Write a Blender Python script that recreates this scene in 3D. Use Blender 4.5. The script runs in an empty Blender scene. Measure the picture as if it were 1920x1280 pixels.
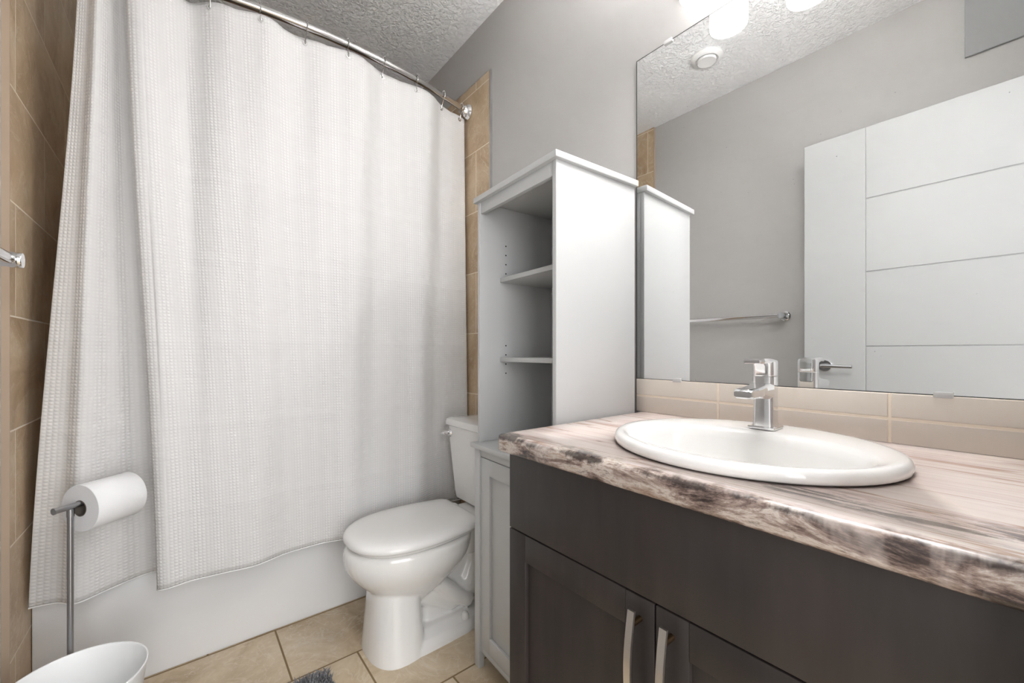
import bpy, bmesh, math, random
from mathutils import Vector, Matrix
random.seed(7)
PI = math.pi
sc = bpy.context.scene
COL = sc.collection

# ------------------------------------------------------------------ camera
CAM_H = 1.107
TH = math.atan(620/767.0)                 # yaw towards the vanity wall
cd = bpy.data.cameras.new('camera')
cd.sensor_fit = 'HORIZONTAL'; cd.sensor_width = 36.0
cd.lens = 36.0*767.0/1920.0
cd.shift_y = 21.0/1920.0
cd.clip_start = 0.01
cam = bpy.data.objects.new('camera', cd); COL.objects.link(cam)
cam.location = (0, 0, CAM_H)
cam.rotation_euler = (PI/2, 0, -TH)
sc.camera = cam

# ------------------------------------------------------------------ world, light, exposure
w = bpy.data.worlds.new('world'); sc.world = w; w.use_nodes = True
w.node_tree.nodes['Background'].inputs[0].default_value = (0.95, 0.97, 1.0, 1)
w.node_tree.nodes['Background'].inputs[1].default_value = 0.8
def area(name, loc, rot, sx, sy, power, color=(1, 1, 1)):
    l = bpy.data.lights.new(name, 'AREA'); l.shape = 'RECTANGLE'; l.size = sx; l.size_y = sy
    l.energy = power; l.color = color
    o = bpy.data.objects.new(name, l); COL.objects.link(o); o.location = loc; o.rotation_euler = rot
    return o
# fill light added in the hall behind the open doorway
area('hall_fill_light', (.08, -1.62, 1.45), (PI/2, 0, 0), 2.2, 2.3, 64, (0.985, 0.99, 1.0))
SHADE_EMIT = 4.5
UPLIGHT_EMIT = 840  # added upward glow in the shade tops, lifts the ceiling
OPEN_EMIT = 68
sc.view_settings.view_transform = 'Standard'
sc.view_settings.look = 'None'
sc.view_settings.exposure = 0.42
sc.cycles.sample_clamp_indirect = 60; sc.cycles.diffuse_bounces = 10; sc.cycles.max_bounces = 16
sc.view_settings.gamma = 1.0
sc.view_settings.use_curve_mapping = False

# ------------------------------------------------------------------ material helpers
def srgb(r, g, b):
    f = lambda c: (c/255/12.92 if c/255 <= .04045 else ((c/255+.055)/1.055)**2.4)
    return (f(r), f(g), f(b), 1)
class NT:
    def __init__(s, name):
        s.m = bpy.data.materials.new(name); s.m.use_nodes = True
        s.t = s.m.node_tree; s.b = s.t.nodes['Principled BSDF']; s.out = s.t.nodes['Material Output']
    def n(s, typ, **kw):
        nd = s.t.nodes.new(typ)
        for k, v in kw.items():
            if k in nd.inputs: s.set(nd.inputs[k], v)
            else: setattr(nd, k, v)
        return nd
    def set(s, sock, v):
        if isinstance(v, bpy.types.NodeSocket): s.t.links.new(v, sock)
        else: sock.default_value = v
    def math(s, op, a, b=0.0, c=0.0, clamp=False):
        nd = s.t.nodes.new('ShaderNodeMath'); nd.operation = op; nd.use_clamp = clamp
        for i, v in enumerate((a, b, c)): s.set(nd.inputs[i], v)
        return nd.outputs[0]
    def noise(s, vec, scale, detail=4, rough=.5, dist=0.0):
        nd = s.n('ShaderNodeTexNoise'); s.set(nd.inputs['Vector'], vec)
        nd.inputs['Scale'].default_value = scale; nd.inputs['Detail'].default_value = detail
        nd.inputs['Roughness'].default_value = rough; nd.inputs['Distortion'].default_value = dist
        return nd.outputs[0]
    def mapping(s, vec, scale=(1, 1, 1), loc=(0, 0, 0), rot=(0, 0, 0)):
        nd = s.n('ShaderNodeMapping'); s.set(nd.inputs['Vector'], vec)
        nd.inputs['Scale'].default_value = scale; nd.inputs['Location'].default_value = loc
        nd.inputs['Rotation'].default_value = rot
        return nd.outputs[0]
    def ramp(s, fac, stops, interp='LINEAR'):
        nd = s.n('ShaderNodeValToRGB'); s.set(nd.inputs[0], fac); cr = nd.color_ramp; cr.interpolation = interp
        while len(cr.elements) < len(stops): cr.elements.new(.5)
        for e, (p, c) in zip(cr.elements, stops):
            e.position = p; e.color = c if hasattr(c, '__len__') else (c, c, c, 1)
        return nd.outputs[0]
    def mix(s, fac, a, b, blend='MIX'):
        nd = s.n('ShaderNodeMix', data_type='RGBA', blend_type=blend)
        s.set(nd.inputs[0], fac); s.set(nd.inputs[6], a); s.set(nd.inputs[7], b)
        return nd.outputs[2]
    def bump(s, h, strength, dist=.01):
        nd = s.n('ShaderNodeBump'); nd.inputs['Strength'].default_value = strength
        nd.inputs['Distance'].default_value = dist; s.set(nd.inputs['Height'], h)
        s.t.links.new(nd.outputs[0], s.b.inputs['Normal']); return nd.outputs[0]
    def coord(s, which='Object'): return s.n('ShaderNodeTexCoord').outputs[which]
    def pos(s): return s.n('ShaderNodeNewGeometry').outputs['Position']
    def sep(s, v):
        nd = s.n('ShaderNodeSeparateXYZ'); s.set(nd.inputs[0], v); return nd.outputs
    def base(s, c): s.set(s.b.inputs['Base Color'], c); return s
    def p(s, **kw):
        for k, v in kw.items(): s.set(s.b.inputs[k.replace('_', ' ')], v)
        return s
def simple(name, color, rough=.5, metal=0.0, **kw):
    t = NT(name); t.base(color); t.p(Roughness=rough, Metallic=metal, **kw)
    return t.m

# ---- materials
M = {}
def paint(name, col, scale=160, st=.12):
    t = NT(name); t.base(col); t.p(Roughness=.55)
    t.bump(t.noise(t.pos(), scale, 3), st, .002); return t.m
M['wall'] = paint('grey_wall_paint', srgb(177, 175, 173))
t = NT('knockdown_ceiling'); v = t.pos()
t.base(srgb(242, 243, 244)); t.p(Roughness=.8)
n1 = t.noise(t.mapping(v, (1, 1, 1)), 55, 4, .55, .6)
t.bump(t.ramp(n1, [(.42, 0.0), (.56, 1.0)]), .7, .008); M['ceiling'] = t.m

def tile_mat(name, axes, size, origin, cols, groutc, rough, grout=.004, shift=1/3, bump=.4, stone=True):
    """Stone tiles in running bond; axes = indices of the position used as (along, across)."""
    t = NT(name); s_ = t.sep(t.pos())
    a = t.math('SUBTRACT', s_[axes[0]], origin[0]); b = t.math('SUBTRACT', s_[axes[1]], origin[1])
    row = t.math('FLOOR', t.math('DIVIDE', b, size[1]))
    a2 = t.math('ADD', a, t.math('MULTIPLY', row, shift*size[0]))
    colu = t.math('FLOOR', t.math('DIVIDE', a2, size[0]))
    fa = t.math('PINGPONG', a2, size[0]/2)
    fa = t.math('PINGPONG', a2, size[0])          # replaced below by a true distance to the joint
    ma = t.math('MODULO', t.math('ADD', a2, 100*size[0]), size[0]); mb = t.math('MODULO', t.math('ADD', b, 100*size[1]), size[1])
    da = t.math('MINIMUM', ma, t.math('SUBTRACT', size[0], ma)); db = t.math('MINIMUM', mb, t.math('SUBTRACT', size[1], mb))
    d = t.math('MINIMUM', da, db)
    g = t.math('DIVIDE', t.math('SUBTRACT', d, grout*.4), grout*.35, clamp=True)   # 0 in the joint, 1 on the tile
    cell = t.n('ShaderNodeCombineXYZ'); t.set(cell.inputs[0], row); t.set(cell.inputs[1], colu)
    wn = t.n('ShaderNodeTexWhiteNoise', noise_dimensions='3D'); t.set(wn.inputs['Vector'], cell.outputs[0])
    off = t.n('ShaderNodeVectorMath', operation='MULTIPLY_ADD'); t.set(off.inputs[0], wn.outputs['Color'])
    off.inputs[1].default_value = (7, 7, 7); t.set(off.inputs[2], t.pos())
    v = off.outputs[0]
    if stone:
        n1 = t.noise(t.mapping(v, (1, 1, 1), rot=(.3, .4, .8)), 3.2, 6, .62, 1.4)
        c = t.ramp(n1, [(.3, cols[0]), (.5, cols[1]), (.7, cols[2])])
        n2 = t.noise(v, 14, 6, .7, 2.2)
        c = t.mix(t.ramp(n2, [(.52, 0.0), (.75, .5)]), c, cols[3])
        n3 = t.noise(v, 60, 4, .6)
        c = t.mix(t.ramp(n3, [(.3, .16), (.7, 0.0)]), c, cols[0])
        vein = t.noise(v, 4.5, 5, .6, .8)
        vv = t.math('ABSOLUTE', t.math('SUBTRACT', vein, .5))
        c = t.mix(t.ramp(vv, [(0.0, .35), (.012, 0.0)]), c, cols[3])
    else:
        n1 = t.noise(v, 3, 3, .5); c = t.mix(n1, cols[0], cols[1])
    t.base(t.mix(g, groutc, c)); 
    t.p(Roughness=t.math('MULTIPLY_ADD', g, rough-.8, .8))
    h = t.math('MULTIPLY_ADD', t.noise(v, 18, 3), .12 if stone else .0, g)
    t.bump(h, bump, .003); return t.m
FT = [srgb(166, 145, 116), srgb(199, 180, 152), srgb(218, 204, 180), srgb(224, 217, 202)]
M['floor'] = tile_mat('travertine_floor_tile', (0, 1), (.648, .3235), (.507, 1.2155), FT, srgb(128, 106, 74), .38, .0055)
WT = [srgb(160, 134, 104), srgb(190, 166, 136), srgb(206, 187, 160), srgb(216, 206, 188)]
M['walltile'] = tile_mat('beige_wall_tile', (1, 2), (.61, .3065), (1.72, 1.205), WT, srgb(228, 217, 200), .45, .004, .5)
M['backtile'] = tile_mat('beige_back_tile', (0, 2), (.61, .3065), (.1, 1.205), WT, srgb(228, 217, 200), .45, .004, .5)
M['splash'] = tile_mat('taupe_glass_tile', (1, 2), (.354, .0555), (.170, .9135), [srgb(226, 217, 207), srgb(221, 212, 202)] * 2,
                       srgb(238, 225, 208), .06, .0055, 0.0, .5, stone=False)
M['tiletrim'] = simple('beige_tile_trim', srgb(172, 152, 132), .4)
M['metaltrim'] = simple('aluminium_edge_trim', (.5, .5, .5, 1), .35, 1.0)
M['white_lacquer'] = NT('white_lacquer').base(srgb(192, 193, 193)).p(Roughness=.38).m
M['pinhole'] = simple('dark_hole', (.01, .01, .01, 1), .9)
M['door'] = NT('white_door_paint').base(srgb(182, 183, 183)).p(Roughness=.4).m
M['porcelain'] = NT('white_porcelain').base(srgb(232, 231, 229)).p(Roughness=.12, Coat_Weight=.5, Coat_Roughness=.04).m
M['seatplastic'] = NT('white_seat_plastic').base(srgb(226, 225, 223)).p(Roughness=.22).m
M['acrylic'] = NT('white_tub_acrylic').base(srgb(232, 233, 234)).p(Roughness=.25).m
M['plastic'] = NT('white_bin_plastic').base(srgb(236, 237, 237)).p(Roughness=.4).m
M['chrome'] = simple('polished_chrome', (.84, .84, .85, 1), .06, 1.0)
M['rodmetal'] = simple('rod_chrome', (.62, .61, .6, 1), .16, 1.0)
M['nickel'] = simple('satin_nickel', (.72, .68, .64, 1), .32, 1.0)
M['steel'] = NT('brushed_steel').base((.42, .42, .43, 1)).p(Roughness=.34, Metallic=1.0).m
M['bronze'] = simple('dark_bronze_post', (.16, .10, .05, 1), .35, 1.0)
t = NT('mirror_glass'); v = t.pos(); t.p(Metallic=1.0)
t.base((.90, .91, .91, 1))
vo = t.n('ShaderNodeTexVoronoi'); t.set(vo.inputs['Vector'], v); vo.inputs['Scale'].default_value = 42
sp = t.ramp(vo.outputs['Distance'], [(.035, 1.0), (.07, 0.0)])
area_ = t.ramp(t.noise(v, 5.5, 2), [(.50, 0.0), (.62, 1.0)])
sm = t.ramp(t.noise(t.mapping(v, (1, 1.6, 4.5), rot=(.7, 0, 0)), 5, 5, .6, 1.5), [(.55, 0.0), (.85, .035)])
spk = t.math('MULTIPLY', t.math('MULTIPLY', sp, area_), .45)
fac = t.math('ADD', spk, sm, clamp=True)
df = t.n('ShaderNodeBsdfDiffuse'); df.inputs[0].default_value = (.85, .85, .85, 1)
mx = t.n('ShaderNodeMixShader'); t.b.inputs['Roughness'].default_value = 0.0
t.set(mx.inputs[0], fac); t.set(mx.inputs[1], t.b.outputs[0]); t.set(mx.inputs[2], df.outputs[0])
t.t.links.new(mx.outputs[0], t.out.inputs[0]); M['mirror'] = t.m
M['mirroredge'] = simple('dark_mirror_edge', (.02, .022, .022, 1), .3)
M['clip'] = simple('clear_clip', (.62, .62, .62, 1), .2)
# curtain
t = NT('white_waffle_cloth'); uv = t.n('ShaderNodeUVMap').outputs[0]; s_ = t.sep(uv)
f = 1/.0105
su = t.math('ABSOLUTE', t.math('SINE', t.math('MULTIPLY', s_[0], PI*f)))
sv = t.math('ABSOLUTE', t.math('SINE', t.math('MULTIPLY', s_[1], PI*f)))
cellh = t.math('MULTIPLY', t.math('POWER', su, 1.2), t.math('POWER', sv, 1.2))
band = t.math('MULTIPLY_ADD', t.math('SINE', t.math('MULTIPLY', s_[0], 2*PI/.055)), .35, .65)
band2 = t.math('MULTIPLY_ADD', t.noise(t.mapping(uv, (9, .4, 1)), 1.0, 2), .9, .2)
h = t.math('MULTIPLY', cellh, t.math('MULTIPLY', band, band2))
cr = t.math('PINGPONG', t.math('ADD', s_[1], .045), .14)
crease = t.ramp(cr, [(0.0, 1.0), (.004/.14*1.0, 0.0)])
wr = t.noise(t.mapping(uv, (3, 5, 1), rot=(0, 0, .5)), 1.6, 4, .55, .8)
h2 = t.math('ADD', h, t.math('MULTIPLY', crease, .9))
h3 = t.math('MULTIPLY_ADD', wr, 2.6, h2)
t.base(t.mix(t.math('MULTIPLY', h, 1.2, clamp=True), srgb(218, 217, 216), srgb(236, 235, 234))); t.p(Roughness=.8)
nrm = t.bump(h3, .55, .004)
tr = t.n('ShaderNodeBsdfTranslucent'); tr.inputs[0].default_value = (.9, .88, .86, 1); t.t.links.new(nrm, tr.inputs['Normal'])
mx = t.n('ShaderNodeMixShader'); mx.inputs[0].default_value = .12
t.set(mx.inputs[1], t.b.outputs[0]); t.set(mx.inputs[2], tr.outputs[0]); t.t.links.new(mx.outputs[0], t.out.inputs[0])
M['curtain'] = t.m
M['hemcloth'] = simple('white_hem_cloth', srgb(228, 228, 228), .85)
t = NT('tissue_paper'); t.base(srgb(226, 226, 227)); t.p(Roughness=.9)
t.bump(t.noise(t.coord(), 220, 2), .15, .002); M['tissue'] = t.m
M['cardboard'] = simple('cardboard_core', srgb(96, 88, 80), .9)
# vanity espresso
t = NT('espresso_wood'); v = t.coord()
g1 = t.noise(t.mapping(v, (3, 3, .35)), 9, 6, .6, .5); g2 = t.noise(t.mapping(v, (1, 1, .8)), 5, 4, .6)
c = t.ramp(g1, [(.3, srgb(40, 35, 34)), (.7, srgb(52, 47, 45))]); c = t.mix(t.ramp(g2, [(.45, 0.0), (.8, .55)]), c, srgb(60, 47, 43))
t.base(c); t.p(Roughness=.42); t.bump(t.noise(t.mapping(v, (30, 30, 2)), 10, 3), .05, .001); M['espresso'] = t.m
M['vdark'] = simple('cabinet_shadow_gap', (.012, .011, .010, 1), .8)
# laminate countertop
t = NT('stone_laminate'); v = t.pos(); s_ = t.sep(v)
st1 = t.noise(t.mapping(v, (22, 1.6, 6), rot=(0, 0, .10)), 1.0, 6, .62, .35)
c = t.ramp(st1, [(.28, srgb(184, 164, 156)), (.42, srgb(200, 184, 178)), (.55, srgb(211, 199, 192)), (.68, srgb(200, 186, 183)), (.8, srgb(216, 205, 192))])
st2 = t.noise(t.mapping(v, (60, 2.2, 20), rot=(0, 0, .12)), 1.0, 7, .7, .3)
c = t.mix(t.ramp(st2, [(.52, 0.0), (.72, .26)]), c, srgb(160, 142, 140))
st3 = t.noise(t.mapping(v, (14, .9, 5), loc=(3.1, 0, 0), rot=(0, 0, .06)), 1.0, 4, .55, .2)
line = t.math('ABSOLUTE', t.math('SUBTRACT', st3, .5))
c = t.mix(t.ramp(line, [(0.0, .75), (.012, 0.0)]), c, srgb(150, 112, 88))
# weathered bark-like band along the front edge
ed = t.math('SUBTRACT', s_[0], .578)
wob = t.math('MULTIPLY_ADD', t.noise(t.mapping(v, (2, 7, 2)), 1.3, 5, .6, .4), .12, -.048)
inband = t.ramp(t.math('SUBTRACT', ed, wob), [(0.0, 1.0), (.018, 0.0)])
e1 = t.noise(t.mapping(v, (16, 7, 30), rot=(.12, 0, 0)), 1.0, 12, .74, .35)
big = t.noise(t.mapping(v, (6, 4.2, 12), loc=(0, 2.3, 0)), 1.0, 3, .5, .2)
e1 = t.math('MULTIPLY_ADD', t.math('SUBTRACT', big, .5), .42, e1)
ec0 = t.ramp(e1, [(.34, srgb(32, 26, 26)), (.42, srgb(74, 62, 58)), (.47, srgb(122, 104, 96)), (.52, srgb(160, 142, 132)), (.565, srgb(200, 189, 180)), (.60, srgb(178, 162, 150)), (.66, srgb(146, 122, 108)), (.76, srgb(112, 92, 82))])
fleck = t.noise(t.mapping(v, (60, 40, 90)), 1.0, 6, .7, .3)
ec = t.mix(t.ramp(fleck, [(.56, 0.0), (.64, .55)]), ec0, srgb(70, 56, 50))
crk = t.math('ADD', t.noise(t.mapping(v, (3, 14, 3)), 1.0, 6, .65, .3), t.math('MULTIPLY', t.math('ABSOLUTE', t.math('SUBTRACT', s_[2], .912)), -22.0))
ec = t.mix(t.ramp(crk, [(.40, 0.0), (.52, .85)]), ec, srgb(44, 36, 34))
c = t.mix(inband, c, ec)
smoke = t.noise(t.mapping(v, (60, 9, 20), loc=(0, 1.7, 0), rot=(0, 0, .12)), 1.0, 10, .78, .5)
mask = t.math('MULTIPLY', t.ramp(t.math('ABSOLUTE', t.math('SUBTRACT', s_[0], .665)), [(.02, 1.0), (.05, 0.0)]), t.ramp(s_[1], [(.19, 1.0), (.29, 0.0)]))
c = t.mix(t.math('MULTIPLY', t.ramp(smoke, [(.47, 0.0), (.55, .8)]), mask), c, srgb(84, 78, 76))
t.base(c); t.p(Roughness=.22, Coat_Weight=.25, Coat_Roughness=.12); t.bump(st2, .04, .001); M['counter'] = t.m
M['panel'] = simple('grey_panel', srgb(150, 150, 151), .45)
M['vent'] = simple('vent_plastic', srgb(226, 226, 226), .45)
t = NT('frosted_glass_shade'); t.base((.9, .9, .9, 1)); t.p(Roughness=.35)
t.b.inputs['Emission Color'].default_value = (1.0, .985, .97, 1); t.b.inputs['Emission Strength'].default_value = SHADE_EMIT; M['shade'] = t.m
t = NT('uplight_glow'); t.base((.9, .9, .9, 1)); t.b.inputs['Emission Color'].default_value = (1.0, .985, .97, 1); t.b.inputs['Emission Strength'].default_value = UPLIGHT_EMIT; M['uplight_ring'] = t.m
t = NT('lit_shade_opening'); t.base((.9, .9, .9, 1)); t.b.inputs['Emission Color'].default_value = (1.0, .985, .97, 1); t.b.inputs['Emission Strength'].default_value = OPEN_EMIT; M['opening'] = t.m
t = NT('grey_shaggy_pile'); t.base(t.mix(t.noise(t.coord(), 60, 3), srgb(92, 92, 95), srgb(150, 150, 153))); t.p(Roughness=.95); M['pile'] = t.m
M['rugback'] = simple('rug_backing', srgb(196, 188, 176), .9)

# ------------------------------------------------------------------ mesh helpers
class MB:
    def __init__(s): s.bm = bmesh.new()
    def _merge(s, tmp, mi=0, mat=None):
        if mat is not None: bmesh.ops.transform(tmp, matrix=mat, verts=tmp.verts)
        for f_ in tmp.faces: f_.material_index = mi
        me = bpy.data.meshes.new('tmp'); tmp.to_mesh(me); tmp.free(); s.bm.from_mesh(me); bpy.data.meshes.remove(me)
    def box(s, lo, hi, bev=0.0, seg=2, mi=0, mat=None):
        tmp = bmesh.new(); bmesh.ops.create_cube(tmp, size=1)
        for v_ in tmp.verts:
            v_.co = Vector([(lo[i]+hi[i])/2 + v_.co[i]*(hi[i]-lo[i]) for i in range(3)])
        if bev > 0:
            bmesh.ops.bevel(tmp, geom=list(tmp.edges), offset=bev, segments=seg, profile=.5, affect='EDGES')
        s._merge(tmp, mi, mat); return s
    def loft(s, rings, cap0=True, cap1=True, mi=0, closed=True, mat=None):
        tmp = bmesh.new(); R_ = [[tmp.verts.new(p) for p in r] for r in rings]
        n = len(rings[0])
        for a, b in zip(R_[:-1], R_[1:]):
            for i in range(n if closed else n-1):
                j = (i+1) % n
                try: tmp.faces.new((a[i], a[j], b[j], b[i]))
                except ValueError: pass
        if cap0: tmp.faces.new(R_[0][::-1])
        if cap1: tmp.faces.new(R_[-1])
        bmesh.ops.recalc_face_normals(tmp, faces=tmp.faces)
        s._merge(tmp, mi, mat); return s
    def lathe(s, prof, c=(0, 0, 0), axis='Z', n=40, mi=0, caps=(True, True), mat=None):
        rings = []
        for r, h in prof:
            ring = []
            for k in range(n):
                a = 2*PI*k/n; x, y = r*math.cos(a), r*math.sin(a)
                p = {'Z': (x, y, h), 'X': (h, x, y), 'Y': (x, h, y)}[axis]
                ring.append((c[0]+p[0], c[1]+p[1], c[2]+p[2]))
            rings.append(ring)
        return s.loft(rings, caps[0], caps[1], mi, True, mat)
    def tube(s, pts, r, n=12, mi=0, caps=True):
        pts = [Vector(p) for p in pts]; rings = []; up = Vector((0, 0, 1)); prev = None
        for i, p in enumerate(pts):
            d = (pts[min(i+1, len(pts)-1)] - pts[max(i-1, 0)]).normalized()
            if prev is None:
                ref = up if abs(d.dot(up)) < .95 else Vector((1, 0, 0)); a = d.cross(ref).normalized()
            else: a = (prev - d*prev.dot(d)).normalized()
            prev = a; b = d.cross(a)
            rr = r[i] if hasattr(r, '__len__') else r
            rings.append([p + a*rr*math.cos(2*PI*k/n) + b*rr*math.sin(2*PI*k/n) for k in range(n)])
        return s.loft(rings, caps, caps, mi)
    def build(s, name, mat, parent=None, smooth=35, loc=None):
        me = bpy.data.meshes.new(name); s.bm.to_mesh(me); s.bm.free()
        mats = mat if isinstance(mat, (list, tuple)) else [mat]
        for m_ in mats: me.materials.append(M[m_] if isinstance(m_, str) else m_)
        if smooth:
            me.polygons.foreach_set('use_smooth', [True]*len(me.polygons)); me.set_sharp_from_angle(angle=math.radians(smooth))
        o = bpy.data.objects.new(name, me); COL.objects.link(o)
        if parent is not None:
            o.parent = parent
            o.matrix_parent_inverse = parent.matrix_basis.inverted() if parent.parent is None else Matrix.Identity(4)
        return o
def tag(o, label, cat, group=None, kind=None):
    o['label'] = label; o['category'] = cat
    if group: o['group'] = group
    if kind: o['kind'] = kind
    return o
def thing(name, label, cat, loc=(0, 0, 0), group=None, kind=None):
    """An Empty at the thing's base; parts are modelled in world coordinates and keep them."""
    o = bpy.data.objects.new(name, None); COL.objects.link(o); o.location = loc; o.empty_display_size = .05
    o.matrix_basis = Matrix.Translation(loc)
    return tag(o, label, cat, group, kind)
def catmull(P, t):
    n = len(P)-1; x = min(max(t, 0), 1)*n; i = min(int(x), n-1); f_ = x-i
    p0, p1, p2, p3 = P[max(i-1, 0)], P[i], P[i+1], P[min(i+2, n)]
    return [.5*((2*b)+(-a+c_)*f_+(2*a-5*b+4*c_-d)*f_*f_+(-a+3*b-3*c_+d)*f_**3) for a, b, c_, d in zip(p0, p1, p2, p3)]

# ------------------------------------------------------------------ room shell
XR, XL, YB, YF, ZC = 1.17, -.366, 2.66, -.03, 2.752
tag(MB().box((-1.3, -1.66, -.06), (1.8, YB+.1, 0)).build('floor', 'floor', smooth=0), 'beige travertine tile floor in running bond', 'floor', kind='structure')
tag(MB().box((-1.3, -1.66, ZC), (1.8, YB+.1, ZC+.06)).build('ceiling', 'ceiling', smooth=0), 'white knockdown textured ceiling', 'ceiling', kind='structure')
wr = tag(MB().box((XR, YF-.1, 0), (XR+.1, YB+.1, ZC)).build('wall_right', 'wall', smooth=0), 'grey painted wall behind the vanity and toilet', 'wall', kind='structure')
wl = tag(MB().box((XL-.1, YF-.1, 0), (XL, YB+.1, ZC)).build('wall_left', 'wall', smooth=0), 'grey painted wall with the towel bar, opposite the mirror', 'wall', kind='structure')
wb = tag(MB().box((XL, YB, 0), (XR, YB+.1, ZC)).build('wall_back', 'wall', smooth=0), 'wall at the far side of the bathtub', 'wall', kind='structure')
m = MB(); m.box((.56, YF-.1, 0), (XR, YF, ZC)); m.box((XL, YF-.1, 0), (-.285, YF, ZC)); m.box((-.285, YF-.1, 2.225), (.56, YF, ZC))
tag(m.build('wall_front', 'wall', smooth=0), 'grey wall around the open doorway', 'wall', kind='structure')
# hall stub beyond the doorway
tag(MB().box((-1.3, -1.66, 0), (-1.2, YF-.1, ZC)).build('wall_hall', 'wall', smooth=0), 'grey hall wall beyond the doorway on the hinge side', 'wall', kind='structure')
tag(MB().box((1.7, -1.66, 0), (1.8, YF-.1, ZC)).build('wall_hall', 'wall', smooth=0), 'grey hall wall beyond the doorway on the vanity side', 'wall', kind='structure')
# tile cladding of the tub alcove
TZ = 2.472
for o, lo, hi, m_ in ((wl, (XL, 1.672, 0), (-.352, YB-.012, ZC), 'walltile'), (wr, (1.157, 1.606, 0), (XR, YB-.012, TZ), 'walltile'), (wb, (XL, YB-.012, 0), (XR, YB, TZ), 'backtile')):
    c_ = MB().box(lo, hi).build('tile_cladding', m_, o, smooth=0); c_['label'] = 'beige stone tile cladding'
c_ = MB().box((XL, 1.668, 0), (-.3515, 1.672, ZC)).build('tile_edge_trim', 'tiletrim', wl, smooth=0)
m = MB(); m.box((1.1565, 1.600, 0), (XR, 1.606, TZ+.004)); m.box((1.1565, 1.606, TZ), (XR, YB, TZ+.004))
m.build('tile_edge_trim', 'metaltrim', wr, smooth=0)
tag(MB().box((XL, YF+.002, 2.405), (XL+.012, .148, ZC-.004), .002).build('wall_panel', 'panel', smooth=0), 'flat grey panel high on the wall above the open door, seen in the mirror', 'panel')

# open door against the left wall (seen in the mirror)
DX0, DX1, DY0, DY1, DZ = -.277, -.242, YF+.004, .713, 2.195
dr = thing('door_1', 'white grooved door standing open against the left wall', 'door', (-.26, YF, 0), kind='structure')
m = MB(); m.box((DX0, DY0, .012), (DX1-.004, DY1, DZ), .002)
gy = .4627; gz = [.43, .785, 1.137, 1.497, 1.850]; g = .0025
m.box((DX1-.004, gy+.0008, .012), (DX1, DY1, DZ), .0012, 1)
zz = [.012]+gz+[DZ]
for a, b in zip(zz[:-1], zz[1:]): m.box((DX1-.004, DY0, a+(g if a > .1 else 0)), (DX1, gy-.0008, b-(g if b < DZ else 0)), .0012, 1)
m.build('door_panel', 'door', dr)
ha = MB().lathe([(.0, 0), (.031, 0), (.031, .006), (.028, .010), (.0, .010)], (DX1, .622, 1.040), 'X', caps=(False, False)).build('handle_rose', 'chrome', dr)
m = MB(); m.lathe([(.011, .0), (.011, .045)], (DX1+.009, .622, 1.040), 'X', 20); m.tube([(DX1+.05, .630, 1.040), (DX1+.05, .60, 1.040), (DX1+.05, .505, 1.038)], [.0095, .009, .0075], 14)
m.build('door_handle', 'steel', dr)

# ------------------------------------------------------------------ bathtub
tb = thing('bathtub', 'white alcove bathtub with a plain flat apron behind the shower curtain', 'bathtub', (.4, 2.25, 0))
TX0, TX1, TY0, TY1 = -.3515, 1.156, 1.867, YB-.013
m = MB(); m.box((TX0, TY0, 0), (TX1, TY0+.03, .395), .006); m.build('apron', 'acrylic', tb)
def rrect(cx, cy, hx, hy, r, z, n=8):
    pts = []
    for (sx, sy, a0) in ((1, 1, 0), (-1, 1, PI/2), (-1, -1, PI), (1, -1, 1.5*PI)):
        for k in range(n+1):
            a = a0+PI/2*k/n; pts.append((cx+sx*(hx-r)+r*math.cos(a), cy+sy*(hy-r)+r*math.sin(a), z))
    return pts
tcx, tcy = (TX0+TX1)/2, (TY0+.03+TY1)/2; thx, thy = (TX1-TX0)/2, (TY1-TY0-.03)/2
m = MB(); rr = [rrect(tcx, tcy, thx, thy, .01, .36), rrect(tcx, tcy, thx, thy, .012, .395), rrect(tcx, tcy, thx-.065, thy-.06, .12, .398), rrect(tcx, tcy, thx-.085, thy-.08, .13, .385),
     rrect(tcx, tcy, thx-.14, thy-.13, .14, .12), rrect(tcx, tcy, thx-.22, thy-.2, .1, .07)]
m.loft(rr, False, True); m.build('basin', 'acrylic', tb)

# ------------------------------------------------------------------ shower rod, hooks, curtain
def yrod(x): return .228105*x*x - .2370855*x + 1.758693
RZ = 2.347
rod = thing('shower_curtain_rod', 'curved chrome shower curtain rod above the bathtub', 'curtain rod', (.4, 1.72, RZ))
xs = [1.150-(1.150-.69)*k/16 for k in range(17)]; MB().tube([(x, yrod(x), RZ) for x in xs], .0125, 16).build('rod_tube', 'rodmetal', rod)
xs = [.70-(.70+.345)*k/30 for k in range(31)]; MB().tube([(x, yrod(x), RZ) for x in xs], .0148, 16).build('rod_tube', 'rodmetal', rod)
MB().lathe([(.0, 0), (.040, 0), (.041, -.008), (.036, -.016), (.030, -.022), (.029, -.030), (.020, -.040), (.017, -.048), (.0, -.048)], (1.1565, yrod(1.1565), RZ), 'X', caps=(False, False)).build('rod_flange', 'chrome', rod)
MB().lathe([(.0, 0), (.040, 0), (.041, .008), (.036, .016), (.030, .022), (.029, .030), (.020, .040), (.017, .048), (.0, .048)], (-.3515, yrod(-.3515), RZ), 'X', caps=(False, False)).build('rod_flange', 'chrome', rod)

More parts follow.
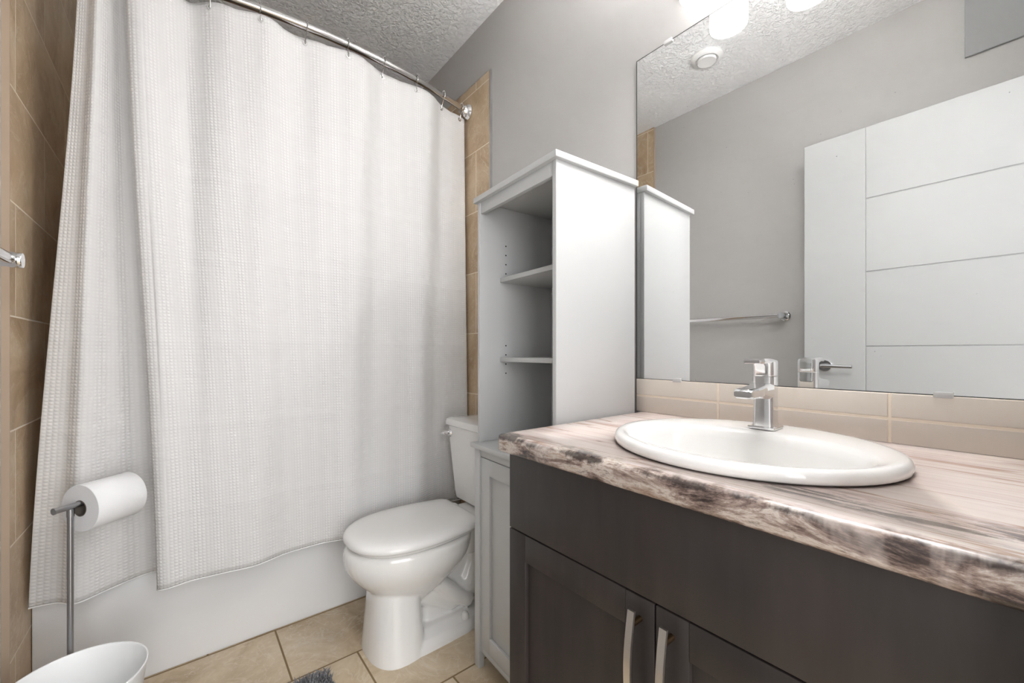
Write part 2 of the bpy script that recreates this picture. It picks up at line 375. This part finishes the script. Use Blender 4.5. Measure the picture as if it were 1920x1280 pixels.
NK = 17
TOP = [(-.245, 1.815), (-.222, 1.800), (-.200, 1.775), (-.175, 1.800), (-.158, 1.825), (-.137, 1.828), (-.128, 1.795), (-.136, 1.757), (-.100, 1.742), (-.030, 1.760),
       (.076, 1.742), (.22, 1.715), (.37, 1.700), (.52, 1.699), (.673, 1.703), (.83, 1.722), (.984, 1.757), (1.138, 1.800)]
BOT = [(-.343, 1.795), (-.285, 1.782), (-.240, 1.752), (-.175, 1.80), (-.105, 1.846), (-.055, 1.848), (-.043, 1.79), (-.060, 1.728), (-.030, 1.702), (.05, 1.700),
       (.16, 1.702), (.30, 1.722), (.43, 1.742), (.55, 1.742), (.70, 1.752), (.88, 1.778), (1.03, 1.797), (1.150, 1.785)]
ZTOP, ZBOT = 2.314, .352
def cur(u, v):
    a = catmull(TOP, u); b = catmull(BOT, u)
    s_ = v*v*(3-2*v)*.5+v*.5
    x = a[0]+(b[0]-a[0])*s_; y = a[1]+(b[1]-a[1])*s_
    if u > .47:
        q = min(1, (u-.47)/.08)*min(1, (1-u)/.08)
        amp = (.0110*(1-v)+.008)*q
        y += amp*(math.sin(2*PI*x/.34+1.1+.5*v)*1.0+0.40*math.sin(2*PI*x/.16+2.0*v+.6))
        y += .010*math.exp(-((x-.02)/.035)**2)*q*(1-.6*v)
        y += .004*v*v*math.sin(2*PI*x/.33+.4)
    else:
        y += .004*math.sin(9*v+20*u)*min(1, u/.08)
    y = min(y, 1.857)
    return x, y, s_
hook_x = [1.105, .984, .830, .673, .519, .368, .218, .076, -.030, -.105, -.165, -.222]
m = MB(); bm = m.bm; NU, NV = 340, 90
uvl = bm.loops.layers.uv.new('UVMap'); arc = [0.0]
mid = [cur(i/NU, .5) for i in range(NU+1)]
for a, b in zip(mid[:-1], mid[1:]): arc.append(arc[-1]+math.hypot(b[0]-a[0], b[1]-a[1]))
grid = []
for j in range(NV+1):
    v = j/NV; row = []
    for i in range(NU+1):
        u = i/NU; x, y, s_ = cur(u, v)
        dmin = min(abs(x-hx) for hx in hook_x)
        sag = .010*(min(1, dmin/.075))**1.5*(1-v)**6
        hem = .006*math.sin(13*u+1)*v**4 + (.012*v**4 if u < .33 else 0)
        bot = ZBOT + hem
        row.append(bm.verts.new((x, y, ZTOP-sag+(bot-ZTOP+sag)*v)))
    grid.append(row)
for j in range(NV):
    for i in range(NU):
        f_ = bm.faces.new((grid[j][i], grid[j+1][i], grid[j+1][i+1], grid[j][i+1]))
        for lp, (ii, jj) in zip(f_.loops, ((i, j), (i, j+1), (i+1, j+1), (i+1, j))):
            lp[uvl].uv = (arc[ii], (1-jj/NV)*1.966)
hem_pts = [vv.co.copy() for vv in grid[-1][::2]]
bm.normal_update()
ct = m.build('shower_curtain', 'curtain', smooth=180)
m = MB(); m.tube([Vector(grid_co) for grid_co in hem_pts], .0022, 8); m.build('hem', 'hemcloth', ct)
sd = ct.modifiers.new('thickness', 'SOLIDIFY'); sd.thickness = .0016; sd.offset = 0
tag(ct, 'white waffle-weave shower curtain hanging in front of the bathtub', 'shower curtain')
def cur_at_x(xq, v=.012):
    best = None
    for i in range(NU+1):
        x, y, s_ = cur(i/NU, v)
        k = abs(x-xq)+(.0 if y < 1.79 or xq > 1 else .02)
        if best is None or k < best[0]: best = (k, x, y)
    return best[1], best[2]
m_g = []
ordn = ['first', 'second', 'third', 'fourth', 'fifth', 'sixth', 'seventh', 'eighth', 'ninth', 'tenth', 'eleventh', 'twelfth']
proto = None
for k, hx in enumerate(hook_x):
    gx, gy_ = cur_at_x(hx, .012); rx, ry = gx, yrod(gx); dy = gy_-ry
    # grommet in the curtain
    MB().lathe([(.0045, -.002), (.0095, -.002), (.0095, .002), (.0045, .002), (.0045, -.002)], (gx, gy_-.001, RZ-.052), 'Y', 18, caps=(False, False)).build('grommet', 'rodmetal', ct)
    m = MB(); r_ = .0195; pts = [(rx, ry+dy-.004+.010*0, RZ-.052)]
    for q in range(15):
        a = -PI*.42+q/14*PI*1.62
        pts.append((rx, ry-r_*math.cos(a)*1.0 if False else ry+r_*math.cos(a+PI), RZ+r_*math.sin(a)))
    m.tube([(gx, gy_+.004, RZ-.056), (gx, gy_-.005, RZ-.055), (gx, gy_-.007, RZ-.045)]+pts[1:], .0019, 8)
    hk = m.build('shower_curtain_hook', 'rodmetal')
    m = MB()
    for q in range(3):
        a = PI*(.36+.14*q); m.lathe([(0, -.0042), (.003, -.003), (.0042, 0), (.003, .003), (0, .0042)], (rx, ry+r_*math.cos(a+PI), RZ+r_*math.sin(a)), 'Z', 10, caps=(False, False))
    m.build('roller_ball', 'chrome', hk)
    tag(hk, 'metal shower curtain hook, %s along the rod from the right wall' % ordn[k], 'curtain hook', 'hooks on the shower curtain rod')

# ------------------------------------------------------------------ towel bar on the left wall
tw = thing('towel_bar', 'chrome towel bar on the left wall in front of the tile edge', 'towel bar', (XL, 1.16, 1.317))
bx, bz = XL+.066, 1.317
MB().tube([(bx, .838, bz), (bx, 1.433, bz)], .012, 20).build('bar', 'chrome', tw)
for y in (.838, 1.428):
    p_ = MB().lathe([(.0, 0), (.0165, 0), (.0165, .060), (.0175, .062), (.0175, .079), (.0165, .081), (.0, .081)], (XL+.004, y, bz), 'X', 28, caps=(False, False)).build('post', 'chrome', tw)
    MB().lathe([(.0, 0), (.027, 0), (.027, .006), (.022, .010), (.0, .010)], (XL, y, bz), 'X', 28, caps=(False, False)).build('escutcheon', 'chrome', tw)

# ------------------------------------------------------------------ toilet
YC = 1.50
tl = thing('toilet', 'white two-piece toilet between the bathtub and the tall white cabinet', 'toilet', (.8, YC, 0))
def egg(xf, xb, hw, z, n=48, rear=2.6, widest=.56):
    """Plan outline: pointed-round front at xf, squarer rear at xb."""
    xm = xf+(xb-xf)*widest; pts = []
    for k in range(n):
        a = 2*PI*k/n; c_, s_ = math.cos(a), math.sin(a)
        if c_ < 0: x = xm+(xm-xf)*c_; y = hw*s_
        else:
            e = 2/rear; x = xm+(xb-xm)*abs(c_)**e; y = hw*math.copysign(abs(s_)**e, s_)
        pts.append((x, YC+y, z))
    return pts
m = MB()
rings = []
for k in range(16):
    z = .15+.215*k/15; e_ = math.sin(k/15*PI/2)**1.15
    rings.append(egg(.63-.181*e_, .74+.19*e_, .06+.124*e_, z))
rings += [egg(.449, .934, .1845, .380), egg(.454, .936, .182, .392), egg(.464, .93, .174, .399)]
m.loft(rings)
def dring(x0, x1, hw, z, n=40, e=3.2):
    pts = []
    for k in range(n):
        a = 2*PI*k/n; c_, s_ = math.cos(a), math.sin(a); xm = x0+.10
        if c_ < 0: x = xm+(xm-x0)*math.copysign(abs(c_)**.8, c_); y = hw*math.copysign(abs(s_)**.85, s_)
        else: x = xm+(x1-xm)*abs(c_)**(2/e); y = hw*math.copysign(abs(s_)**(2/e), s_)
        pts.append((x, YC+y, z))
    return pts
m.loft([dring(.522, .725, .142, -.008), dring(.524, .724, .139, .015), dring(.532, .716, .122, .12), dring(.538, .712, .112, .20), dring(.545, .712, .105, .25)])
m.loft([dring(.60, 1.07, .138, -.008), dring(.60, 1.07, .134, .018), dring(.60, 1.06, .120, .040), dring(.62, 1.05, .085, .058)])
m.loft([rrect(.90, YC, .17, .052, .03, .03), rrect(.90, YC, .17, .048, .03, .30)])
m.tube([(.70, YC, .21), (.78, YC, .165), (.86, YC, .12), (.94, YC, .13), (.985, YC, .22), (.99, YC, .32)], [.07, .078, .082, .082, .078, .075], 20)
m.tube([(.64, YC-.055, .30), (.76, YC-.062, .225), (.86, YC-.066, .135), (.93, YC-.066, .085)], [.03, .034, .034, .03], 16)
m.tube([(.64, YC+.055, .30), (.76, YC+.062, .225), (.86, YC+.066, .135), (.93, YC+.066, .085)], [.03, .034, .034, .03], 16)
m.loft([rrect(1.02, YC, .13, .085, .04, .28), rrect(1.02, YC, .135, .105, .04, .34), rrect(1.02, YC, .135, .112, .04, .405), rrect(1.02, YC, .13, .108, .04, .418)])
bw = m.build('bowl', 'porcelain', tl, smooth=180)
rm = bw.modifiers.new('remesh', 'REMESH'); rm.mode = 'VOXEL'; rm.voxel_size = .0045; rm.use_smooth_shade = True
smo = bw.modifiers.new('smooth', 'SMOOTH'); smo.factor = .5; smo.iterations = 7
HALF = [(.4545, 0), (.458, .045), (.472, .088), (.50, .128), (.545, .162), (.61, .184), (.69, .191), (.77, .187), (.85, .174), (.905, .161), (.932, .150), (.9445, .132), (.947, .10), (.947, .05), (.947, 0)]
def lidring(inset, z, n=36):
    pts = [catmull(HALF, k/n) for k in range(n+1)]
    cx = .70; fx_, fy_ = (.2463-inset)/.2463, (.191-inset)/.191
    full = [(cx+(x-cx)*fx_, y*fy_) for x, y in pts] + [(cx+(x-cx)*fx_, -y*fy_) for x, y in pts[-2:0:-1]]
    return [(x, YC+y, z) for x, y in full]
MB().loft([lidring(.022, .4005), lidring(.019, .404), lidring(.019, .414), lidring(.022, .4165)]).build('seat', 'seatplastic', tl, smooth=50)
MB().loft([lidring(.008, .4175), lidring(.002, .4185), lidring(0, .422), lidring(.0, .430), lidring(.004, .438), lidring(.014, .4455), lidring(.032, .4505), lidring(.07, .4540), lidring(.12, .4555), lidring(.18, .456)]).build('lid', 'seatplastic', tl, smooth=60)
for s_ in (-1, 1):
    MB().lathe([(0, -.02), (.009, -.02), (.011, -.012), (.011, .012), (.009, .02), (0, .02)], (.945, YC+s_*.07, .428), 'Y', 16, caps=(False, False)).build('lid_hinge', 'seatplastic', tl)
    MB().lathe([(.016, 0), (.016, .012), (.012, .022), (.005, .027), (.0, .028)], (.885, YC+s_*.105, .044), 'Z', 18, caps=(True, False)).build('bolt_cap', 'seatplastic', tl)
def tring(xf, xb, hw, z, r): return rrect((xf+xb)/2, YC+.0, (xb-xf)/2, hw, r, z)
MB().loft([tring(1.02, 1.145, .155, .424, .03), tring(.998, 1.150, .172, .436, .035), tring(.993, 1.152, .178, .47, .035), tring(.978, 1.154, .200, .70, .035), tring(.975, 1.154, .203, .768, .035)]).build('tank', 'porcelain', tl, smooth=50)
MB().loft([tring(.968, 1.156, .208, .769, .035), tring(.962, 1.1565, .214, .774, .04), tring(.962, 1.1565, .214, .790, .04), tring(.966, 1.156, .210, .800, .04), tring(.985, 1.15, .19, .805, .03), tring(1.02, 1.12, .12, .807, .02)]).build('tank_lid', 'porcelain', tl, smooth=50)
m = MB(); m.lathe([(0, 0), (.018, 0), (.019, -.006), (.014, -.014), (0, -.016)], (.979, YC+.165, .735), 'X', 24, caps=(False, False))
m.tube([(.966, YC+.165, .735), (.958, YC+.175, .735), (.953, YC+.190, .733), (.950, YC+.203, .729)], [.008, .009, .010, .008], 12)
m.build('flush_lever', 'chrome', tl)

# ------------------------------------------------------------------ tall white cabinet (turned a little on the floor)
CA = math.radians(-3.4)
MC = Matrix.Translation((.80, .797, 0)) @ Matrix.Rotation(CA, 4, 'Z')
tc = thing('tall_storage_cabinet', 'tall white cabinet with open shelves above a paneled door, next to the vanity', 'cabinet', (.98, 1.0, 0))
W, D = .42, .338
def cb(lo, hi, bev=.0012, mi=0, mb=None):
    mb = mb or MB(); mb.box(lo, hi, bev, 2, mi, MC); return mb
# local axes: x = depth into the wall, y = across towards the tub
cb((0, 0, .79), (D, .016, 1.640)).build('side_panel', 'white_lacquer', tc)
m = cb((0, W-.016, .79), (D, W, 1.640))
for z in (1.495, 1.461, 1.427, 1.393, 1.127, 1.093, 1.059, 1.025):
    m.lathe([(.0, 0), (.0027, 0), (.0027, -.0006), (0, -.0006)], (.112, W-.016, z+.006), 'Y', 12, 1, (False, False), MC)
m.build('side_panel', ['white_lacquer', 'pinhole'], tc)
cb((D-.006, .016, .79), (D, W-.016, 1.640), .0005).build('back_panel', 'white_lacquer', tc)
cb((-.012, -.012, 1.640), (D+.004, W+.012, 1.659), .002).build('top_board', 'white_lacquer', tc)
cb((.003, .016, 1.600), (.019, W-.016, 1.640)).build('top_rail', 'white_lacquer', tc)
cb((.085, .0165, 1.364), (D-.007, W-.0165, 1.380)).build('shelf', 'white_lacquer', tc)
cb((.085, .0165, 1.074), (D-.007, W-.0165, 1.090)).build('shelf', 'white_lacquer', tc)
cb((-.026, -.004, .772), (D, W+.010, .790), .004).build('ledge_board', 'white_lacquer', tc)
fx = -.012
m = MB()
for y0, y1 in ((0, .030), (W-.030, W)): cb((fx, y0, 0), (fx+.022, y1, .772), .0012, 0, m); cb((D-.03, y0, 0), (D, y1, .772), .0012, 0, m)
cb((fx+.006, .030, .744), (fx+.020, W-.030, .772), .001, 0, m); cb((fx+.008, .030, .058), (fx+.024, W-.030, .076), .001, 0, m)
m.build('frame', 'white_lacquer', tc)
cb((fx+.022, .004, .06), (D-.03, .018, .772)).build('base_side', 'white_lacquer', tc)
cb((fx+.022, W-.018, .06), (D-.03, W-.004, .772)).build('base_side', 'white_lacquer', tc)
cb((fx+.022, .018, .062), (D, W-.018, .076)).build('base_bottom', 'white_lacquer', tc)
d0, d1, z0, z1 = .0325, W-.0325, .079, .741; m = MB()
cb((fx+.006, d0, z0), (fx+.022, d0+.055, z1), .001, 0, m); cb((fx+.006, d1-.055, z0), (fx+.022, d1, z1), .001, 0, m)
cb((fx+.006, d0+.055, z0), (fx+.022, d1-.055, z0+.055), .001, 0, m); cb((fx+.006, d0+.055, z1-.055), (fx+.022, d1-.055, z1), .001, 0, m)
dd = m.build('door', 'white_lacquer', tc)
cb((fx+.015, d0+.050, z0+.050), (fx+.020, d1-.050, z1-.050), .0005).build('door_panel', 'white_lacquer', dd)

# ------------------------------------------------------------------ vanity
VX, VY0, VY1, VT = .60, YF+.001, .752, .875
vn = thing('vanity_cabinet', 'dark espresso vanity cabinet with two shaker doors under the countertop', 'vanity', (.88, .36, 0))
m = MB(); m.box((VX+.02, VY1-.018, 0), (1.165, VY1, VT), .001); m.box((VX+.02, VY0, 0), (1.165, VY0+.018, VT), .001)
m.box((VX+.02, VY0+.018, .09), (1.165, VY1-.018, .108)); m.box((VX+.075, VY0+.018, 0), (VX+.09, VY1-.018, .09)); m.box((1.155, VY0+.018, .108), (1.165, VY1-.018, VT))
m.build('carcass', 'espresso', vn)
MB().box((VX+.021, VY0+.018, .108), (VX+.03, VY1-.018, VT-.001)).build('face_backing', 'vdark', vn, smooth=0)
MB().box((VX, VY0+.001, .6995), (VX+.02, VY1-.0005, VT-.0005), .0015).build('false_drawer_front', 'espresso', vn)
SEAM = .372
for (a, b, hy) in ((SEAM+.0015, VY1-.0005, .400), (VY0+.001, SEAM-.0015, .3425)):
    z0, z1, st_ = .10, .6965, .056; m = MB()
    m.box((VX, a, z0), (VX+.02, a+st_, z1), .0015); m.box((VX, b-st_, z0), (VX+.02, b, z1), .0015)
    m.box((VX, a+st_, z0), (VX+.02, b-st_, z0+.06), .0012); m.box((VX, a+st_, z1-.06), (VX+.02, b-st_, z1), .0012)
    m.box((VX+.010, a+st_-.003, z0+.055), (VX+.016, b-st_+.003, z1-.055))
    do = m.build('door', 'espresso', vn)
    # bowed bar handle: blade, two posts
    m = MB(); rings = []
    for k in range(17):
        q = k/16; z = .683-.19*q; off = .026+.012*math.sin(PI*q)
        rings.append([(VX-off, hy-.0062, z), (VX-off, hy+.0062, z), (VX-off+.005, hy+.0062, z), (VX-off+.005, hy-.0062, z)])
    m.loft(rings); hd = m.build('handle', 'nickel', do, smooth=30)
    for q in (.12, .88):
        pp = MB().lathe([(.0052, 0), (.0052, .029)], (VX-.0280, hy, .683-.19*q), 'X', 14).build('handle_post', 'bronze', do); pp['label'] = 'dark bronze handle post'

# countertop with a real opening for the sink
SKX, SKY = .866, .348
CT0, CT1, CF, CBK = .875, .917, .578, 1.168
prof = []
for k in range(9):
    a = PI/2*k/8; prof.append((CF+.018-.018*math.sin(a), CT1-.018+.018*math.cos(a)))
prof = [(CBK, CT1)]+prof
for k in range(5):
    a = PI/2*k/4; prof.append((CF+.010-.010*math.cos(a), CT0+.010-.010*math.sin(a)))
prof.append((CBK, CT0))
m = MB(); ye = [(VY0, 0), (.760, 0), (.7685, .002), (.7735, .007), (.775, .014)]
rings = []
zc_, xc_ = (CT0+CT1)/2, None
for y, ins in ye:
    rings.append([(max(x, CF+ins) if x < CBK-.01 else x, y, min(max(z, CT0+ins*.7), CT1-ins*.7)) for x, z in prof])
m.loft(rings); top = m.build('countertop', 'counter', smooth=40)
def ell(cx, cy, ax, ay, z, n=96): return [(cx+ax*math.cos(2*PI*k/n), cy+ay*math.sin(2*PI*k/n), z) for k in range(n)]
cut = MB().loft([ell(SKX, SKY, .205, .222, .80), ell(SKX, SKY, .205, .222, 1.0)]).build('cutter', 'counter')
bo = top.modifiers.new('b', 'BOOLEAN'); bo.operation = 'DIFFERENCE'; bo.object = cut; bo.solver = 'EXACT'
dg = bpy.context.evaluated_depsgraph_get(); me = bpy.data.meshes.new_from_object(top.evaluated_get(dg)); top.modifiers.clear(); top.data = me
bpy.data.objects.remove(cut)
tag(top, 'pinkish beige stone-look laminate countertop with a dark mottled front edge', 'countertop')
# backsplash
bs = tag(MB().box((1.160, VY0, .9175), (1.1695, .786, 1.022), .001).build('trim_2', 'splash'), 'glossy taupe tile backsplash in two rows under the mirror', 'backsplash', kind='structure')

# ------------------------------------------------------------------ sink
sk = thing('oval_sink', 'white oval drop-in sink set in the countertop', 'sink', (SKX, SKY, .917))
ICX, ICY = .820, .348
prf = [(SKX, .214, .231, .9175), (SKX, .226, .244, .9178), (SKX, .230, .248, .921), (SKX, .231, .249, .929), (SKX, .228, .246, .936), (SKX-.001, .222, .240, .9395), (SKX-.004, .212, .231, .940),
       (ICX+.008, .160, .219, .938), (ICX+.002, .150, .213, .935), (ICX, .144, .208, .929), (ICX, .138, .203, .915), (ICX, .126, .190, .88), (ICX+.003, .105, .165, .845), (ICX+.006, .075, .12, .822), (ICX+.010, .04, .06, .813), (ICX+.012, .022, .022, .811), (ICX+.012, .004, .004, .8105)]
MB().loft([ell(cx, SKY, ax, ay, z) for cx, ax, ay, z in prf], False, True).build('basin', 'porcelain', sk, smooth=60)
MB().lathe([(.0, .003), (.016, .003), (.020, .0015), (.021, -.001)], (ICX+.012, SKY, .8125), 'Z', 28, caps=(False, False)).build('drain', 'chrome', sk)

# ------------------------------------------------------------------ faucet
FX, FY, FZ = 1.016, .355, .940
fc = thing('sink_faucet', 'chrome single-lever faucet standing on the back rim of the sink', 'faucet', (FX, FY, FZ))
MB().box((FX-.031, FY-.027, FZ-.001), (FX+.029, FY+.027, FZ+.005), .0022).build('base_plate', 'chrome', fc)
m = MB(); sq = lambda x0, x1, hy, z, r=.009: rrect((x0+x1)/2, FY, (x1-x0)/2, hy, r, z, 6)
m.loft([sq(FX-.022, FX+.022, .0215, FZ+.005), sq(FX-.021, FX+.021, .0205, FZ+.020), sq(FX-.020, FX+.021, .020, FZ+.065), sq(FX-.021, FX+.021, .0205, FZ+.112), sq(FX-.021, FX+.021, .0205, FZ+.114)])
m.build('body', 'chrome', fc, smooth=40)
m = MB(); rings = []
for k in range(15):
    q = k/14; x = FX-.010-.112*q; th = .040-.018*min(1, q*1.5)
    zc = FZ+.096-.001*q; hw = .0205-.001*q
    if k == 14: th *= .6; hw *= .85
    rings.append([(x, FY+hw*yy, zc-.014+.014*0+th*zz) for yy, zz in ((-1, -.25), (-.8, -.42), (.8, -.42), (1, -.25), (1, .35), (.8, .5), (-.8, .5), (-1, .35))])
m.loft(rings); m.build('spout', 'chrome', fc, smooth=40)
m = MB(); m.loft([sq(FX-.0205, FX+.0205, .020, FZ+.1155), sq(FX-.021, FX+.021, .0205, FZ+.118), sq(FX-.022, FX+.0215, .0205, FZ+.138), sq(FX-.026, FX+.0215, .0205, FZ+.146), sq(FX-.024, FX+.020, .019, FZ+.150)])
rings = []
for k in range(11):
    q = k/10; x = FX+.012-.088*q; zc = FZ+.1445+.003*math.sin(q*PI)+.003*q; hw = .0195+.0015*math.sin(q*PI)
    th = .006
    if k == 10: hw *= .8; th *= .5
    rings.append([(x, FY+hw*yy, zc+th*zz) for yy, zz in ((-1, 0), (-.9, -.8), (.9, -.8), (1, 0), (.9, .9), (-.9, .9))])
m.loft(rings); m.build('lever_handle', 'chrome', fc, smooth=40)

# ------------------------------------------------------------------ mirror
mi_ = thing('wall_mirror', 'large frameless mirror on the wall above the sink', 'mirror', (1.165, .38, 1.02))
MB().box((1.164, VY0+.002, 1.024), (1.1695, .787, 2.062)).build('mirror_pane', 'mirror', mi_, smooth=0)
m = MB(); m.box((1.1635, .787, 1.022), (1.1695, .7888, 2.064)); m.box((1.1635, VY0+.002, 1.0222), (1.1695, .787, 1.0238)); m.box((1.1635, VY0+.002, 2.0622), (1.1695, .787, 2.0638))
m.build('mirror_edge', 'mirroredge', mi_, smooth=0)
for y, z in ((.645, 1.024), (.092, 1.024), (.675, 2.062)):
    m = MB(); s_ = 1 if z < 1.5 else -1
    m.box((1.158, y-.014, z-.006), (1.164, y+.014, z+.006), .002); m.build('mirror_clip', 'clip', mi_)

# ------------------------------------------------------------------ vanity light
vl = thing('vanity_light', 'three-shade vanity light bar on the wall above the mirror', 'wall light', (1.16, .345, 2.2))
MB().box((1.152, .055, 2.172), (1.1695, .640, 2.285), .003).build('backplate', 'chrome', vl)
for y, lx in ((.535, 1.077), (.354, 1.015), (.155, 1.077)):
    m = MB(); m.tube([(1.153, y, 2.228), (lx+.043, y, 2.228), (lx+.013, y, 2.234), (lx, y, 2.25)], .010, 12)
    m.lathe([(.0, .03), (.022, .03), (.024, .0), (.024, -.028), (.0, -.028)], (lx, y, 2.245), 'Z', 24, caps=(False, False)); m.build('arm', 'chrome', vl)
    # the shade is open at the top; a glowing ring is added there to brighten the ceiling
    MB().lathe([(.0235, 2.2), (.046, 2.2)], (lx, y, 0), 'Z', 40, caps=(False, False)).build('uplight_ring', 'uplight_ring', vl)
    MB().lathe([(.0475, 2.195), (.0475, 2.2165), (.0505, 2.2165), (.0505, 2.09), (.0505, 2.070), (.0495, 2.0665), (.0455, 2.066), (.0455, 2.069)], (lx, y, 0), 'Z', 40, caps=(False, False)).build('shade', 'shade', vl)
    MB().lathe([(.0, 2.0675), (.0457, 2.0675)], (lx, y, 0), 'Z', 40, caps=(False, False)).build('diffuser', 'opening', vl)

# ceiling vent seen in the mirror
cv = thing('ceiling_vent', 'round white air vent on the ceiling, seen in the mirror', 'vent', (.054, 1.09, ZC))
MB().lathe([(.0, 0), (.080, 0), (.082, -.006), (.076, -.014), (.060, -.022), (.056, -.012), (.050, -.010), (.0, -.010)], (.054, 1.09, ZC), 'Z', 48, caps=(False, False)).build('vent_ring', 'vent', cv)
MB().lathe([(.0, -.010), (.046, -.012), (.050, -.022), (.046, -.030), (.030, -.027), (.0, -.026)], (.054, 1.09, ZC), 'Z', 48, caps=(False, False)).build('vent_disc', 'vent', cv)

# ------------------------------------------------------------------ toilet paper stand and roll
PX, PY, PZ = -.228, 1.575, .700
DV = Vector((.755, .656, 0))
ps = thing('toilet_paper_stand', 'brushed steel freestanding toilet paper stand in front of the shower curtain', 'toilet paper stand', (PX, PY, 0))
MB().lathe([(.0, 0), (.055, 0), (.055, .008), (.052, .011), (.0, .011)], (PX, PY, 0), 'Z', 48, caps=(False, False)).build('base', 'steel', ps)
m = MB(); m.lathe([(.0066, .011), (.0066, PZ-.026)], (PX, PY, 0), 'Z', 20); m.lathe([(.0078, PZ-.026), (.0078, PZ-.006)], (PX, PY, 0), 'Z', 20); m.build('pole', 'steel', ps)
P0 = Vector((PX, PY, PZ)); m = MB()
m.tube([P0-DV*.036, P0-DV*.0325, P0-DV*.0320, P0+DV*.15], [.0088, .0088, .0076, .0076], 20); m.build('bar', 'steel', ps)
MR = Matrix.Translation(P0+DV*.020+Vector((0, 0, -.0125))) @ Matrix.Rotation(math.atan2(DV.y, DV.x), 4, 'Z')
rl = thing('toilet_paper_roll', 'white toilet paper roll on the steel stand', 'toilet paper', P0+DV*.08-Vector((0, 0, .08)))
m = MB(); RP = []
for x, ro, in_ in ((0, .0, 0),): pass
m.lathe([(.0215, .001), (.0625, .001), (.0640, .003), (.0640, .121), (.0625, .123), (.0215, .123)], (0, 0, 0), 'X', 64, 0, (False, False), MR)
# the loose end of the paper lying on the roll
rings = []
for k in range(9):
    a = PI*.30+k*.045; rr = .0645+.0006*(k == 0)
    rings.append([MR @ Vector((x, rr*math.cos(a)+0, rr*math.sin(a))) for x in (.002, .122)])
m.loft(rings, False, False, 0, False)
m.build('paper', 'tissue', rl, smooth=40)
MB().lathe([(.0195, .0), (.0215, .0), (.0215, .124), (.0195, .124), (.0195, 0)], (0, 0, 0), 'X', 40, 0, (False, False), MR).build('core', 'cardboard', rl)

# ------------------------------------------------------------------ waste bin
bn = thing('waste_bin', 'small white plastic waste bin on the floor beside the toilet paper stand', 'bin', (-.2, 1.40, 0))
bc = (-.2, 1.424, 0)
pr = [(.0, .002), (.088, .002), (.094, .006), (.131, .312), (.134, .318), (.1335, .321), (.1305, .321), (.128, .316), (.092, .012), (.0, .010)]
MB().lathe(pr, bc, 'Z', 72, caps=(False, False)).build('bin_body', 'plastic', bn, smooth=50)
MB().lathe([(.112, .170), (.1135, .1705), (.1145, .176), (.1135, .178)], bc, 'Z', 72, caps=(False, False)).build('inner_step', 'plastic', bn)

# ------------------------------------------------------------------ shaggy bath mat
mt = thing('bath_mat', 'small grey shaggy bath mat on the floor in front of the toilet', 'bath mat', (.2, 1.25, 0))
RX0, RX1, RY0, RY1 = -.02, .392, .95, 1.503
MB().loft([rrect((RX0+RX1)/2, (RY0+RY1)/2, (RX1-RX0)/2, (RY1-RY0)/2, .03, 0), rrect((RX0+RX1)/2, (RY0+RY1)/2, (RX1-RX0)/2, (RY1-RY0)/2, .03, .008)]).build('backing', 'rugback', mt)
m = MB(); bm = m.bm
for k in range(9000):
    if k < 2500: x, y = random.uniform(.15, RX1), random.uniform(RY1-.22, RY1)
    else: x, y = random.uniform(RX0, RX1), random.uniform(RY0, RY1)
    ex = max(0, x-(RX1-.03)); ey = max(0, y-(RY1-.03))
    if math.hypot(ex, ey) > .03: continue
    a = random.uniform(0, 2*PI); lean = random.uniform(.004, .016); hgt = random.uniform(.014, .024); wd = random.uniform(.0012, .0024)
    dx, dy = math.cos(a), math.sin(a); px, py = -dy*wd, dx*wd
    p = [(x-px, y-py, .007), (x+px, y+py, .007), (x+px+dx*lean*.4, y+py+dy*lean*.4, .007+hgt*.7), (x-px+dx*lean*.4, y-py+dy*lean*.4, .007+hgt*.7), (x+dx*lean, y+dy*lean, .007+hgt)]
    vs = [bm.verts.new(q) for q in p]; bm.faces.new((vs[0], vs[1], vs[2], vs[3])); bm.faces.new((vs[3], vs[2], vs[4]))
pl = m.build('pile', 'pile', mt, smooth=0); pl['kind'] = 'stuff'
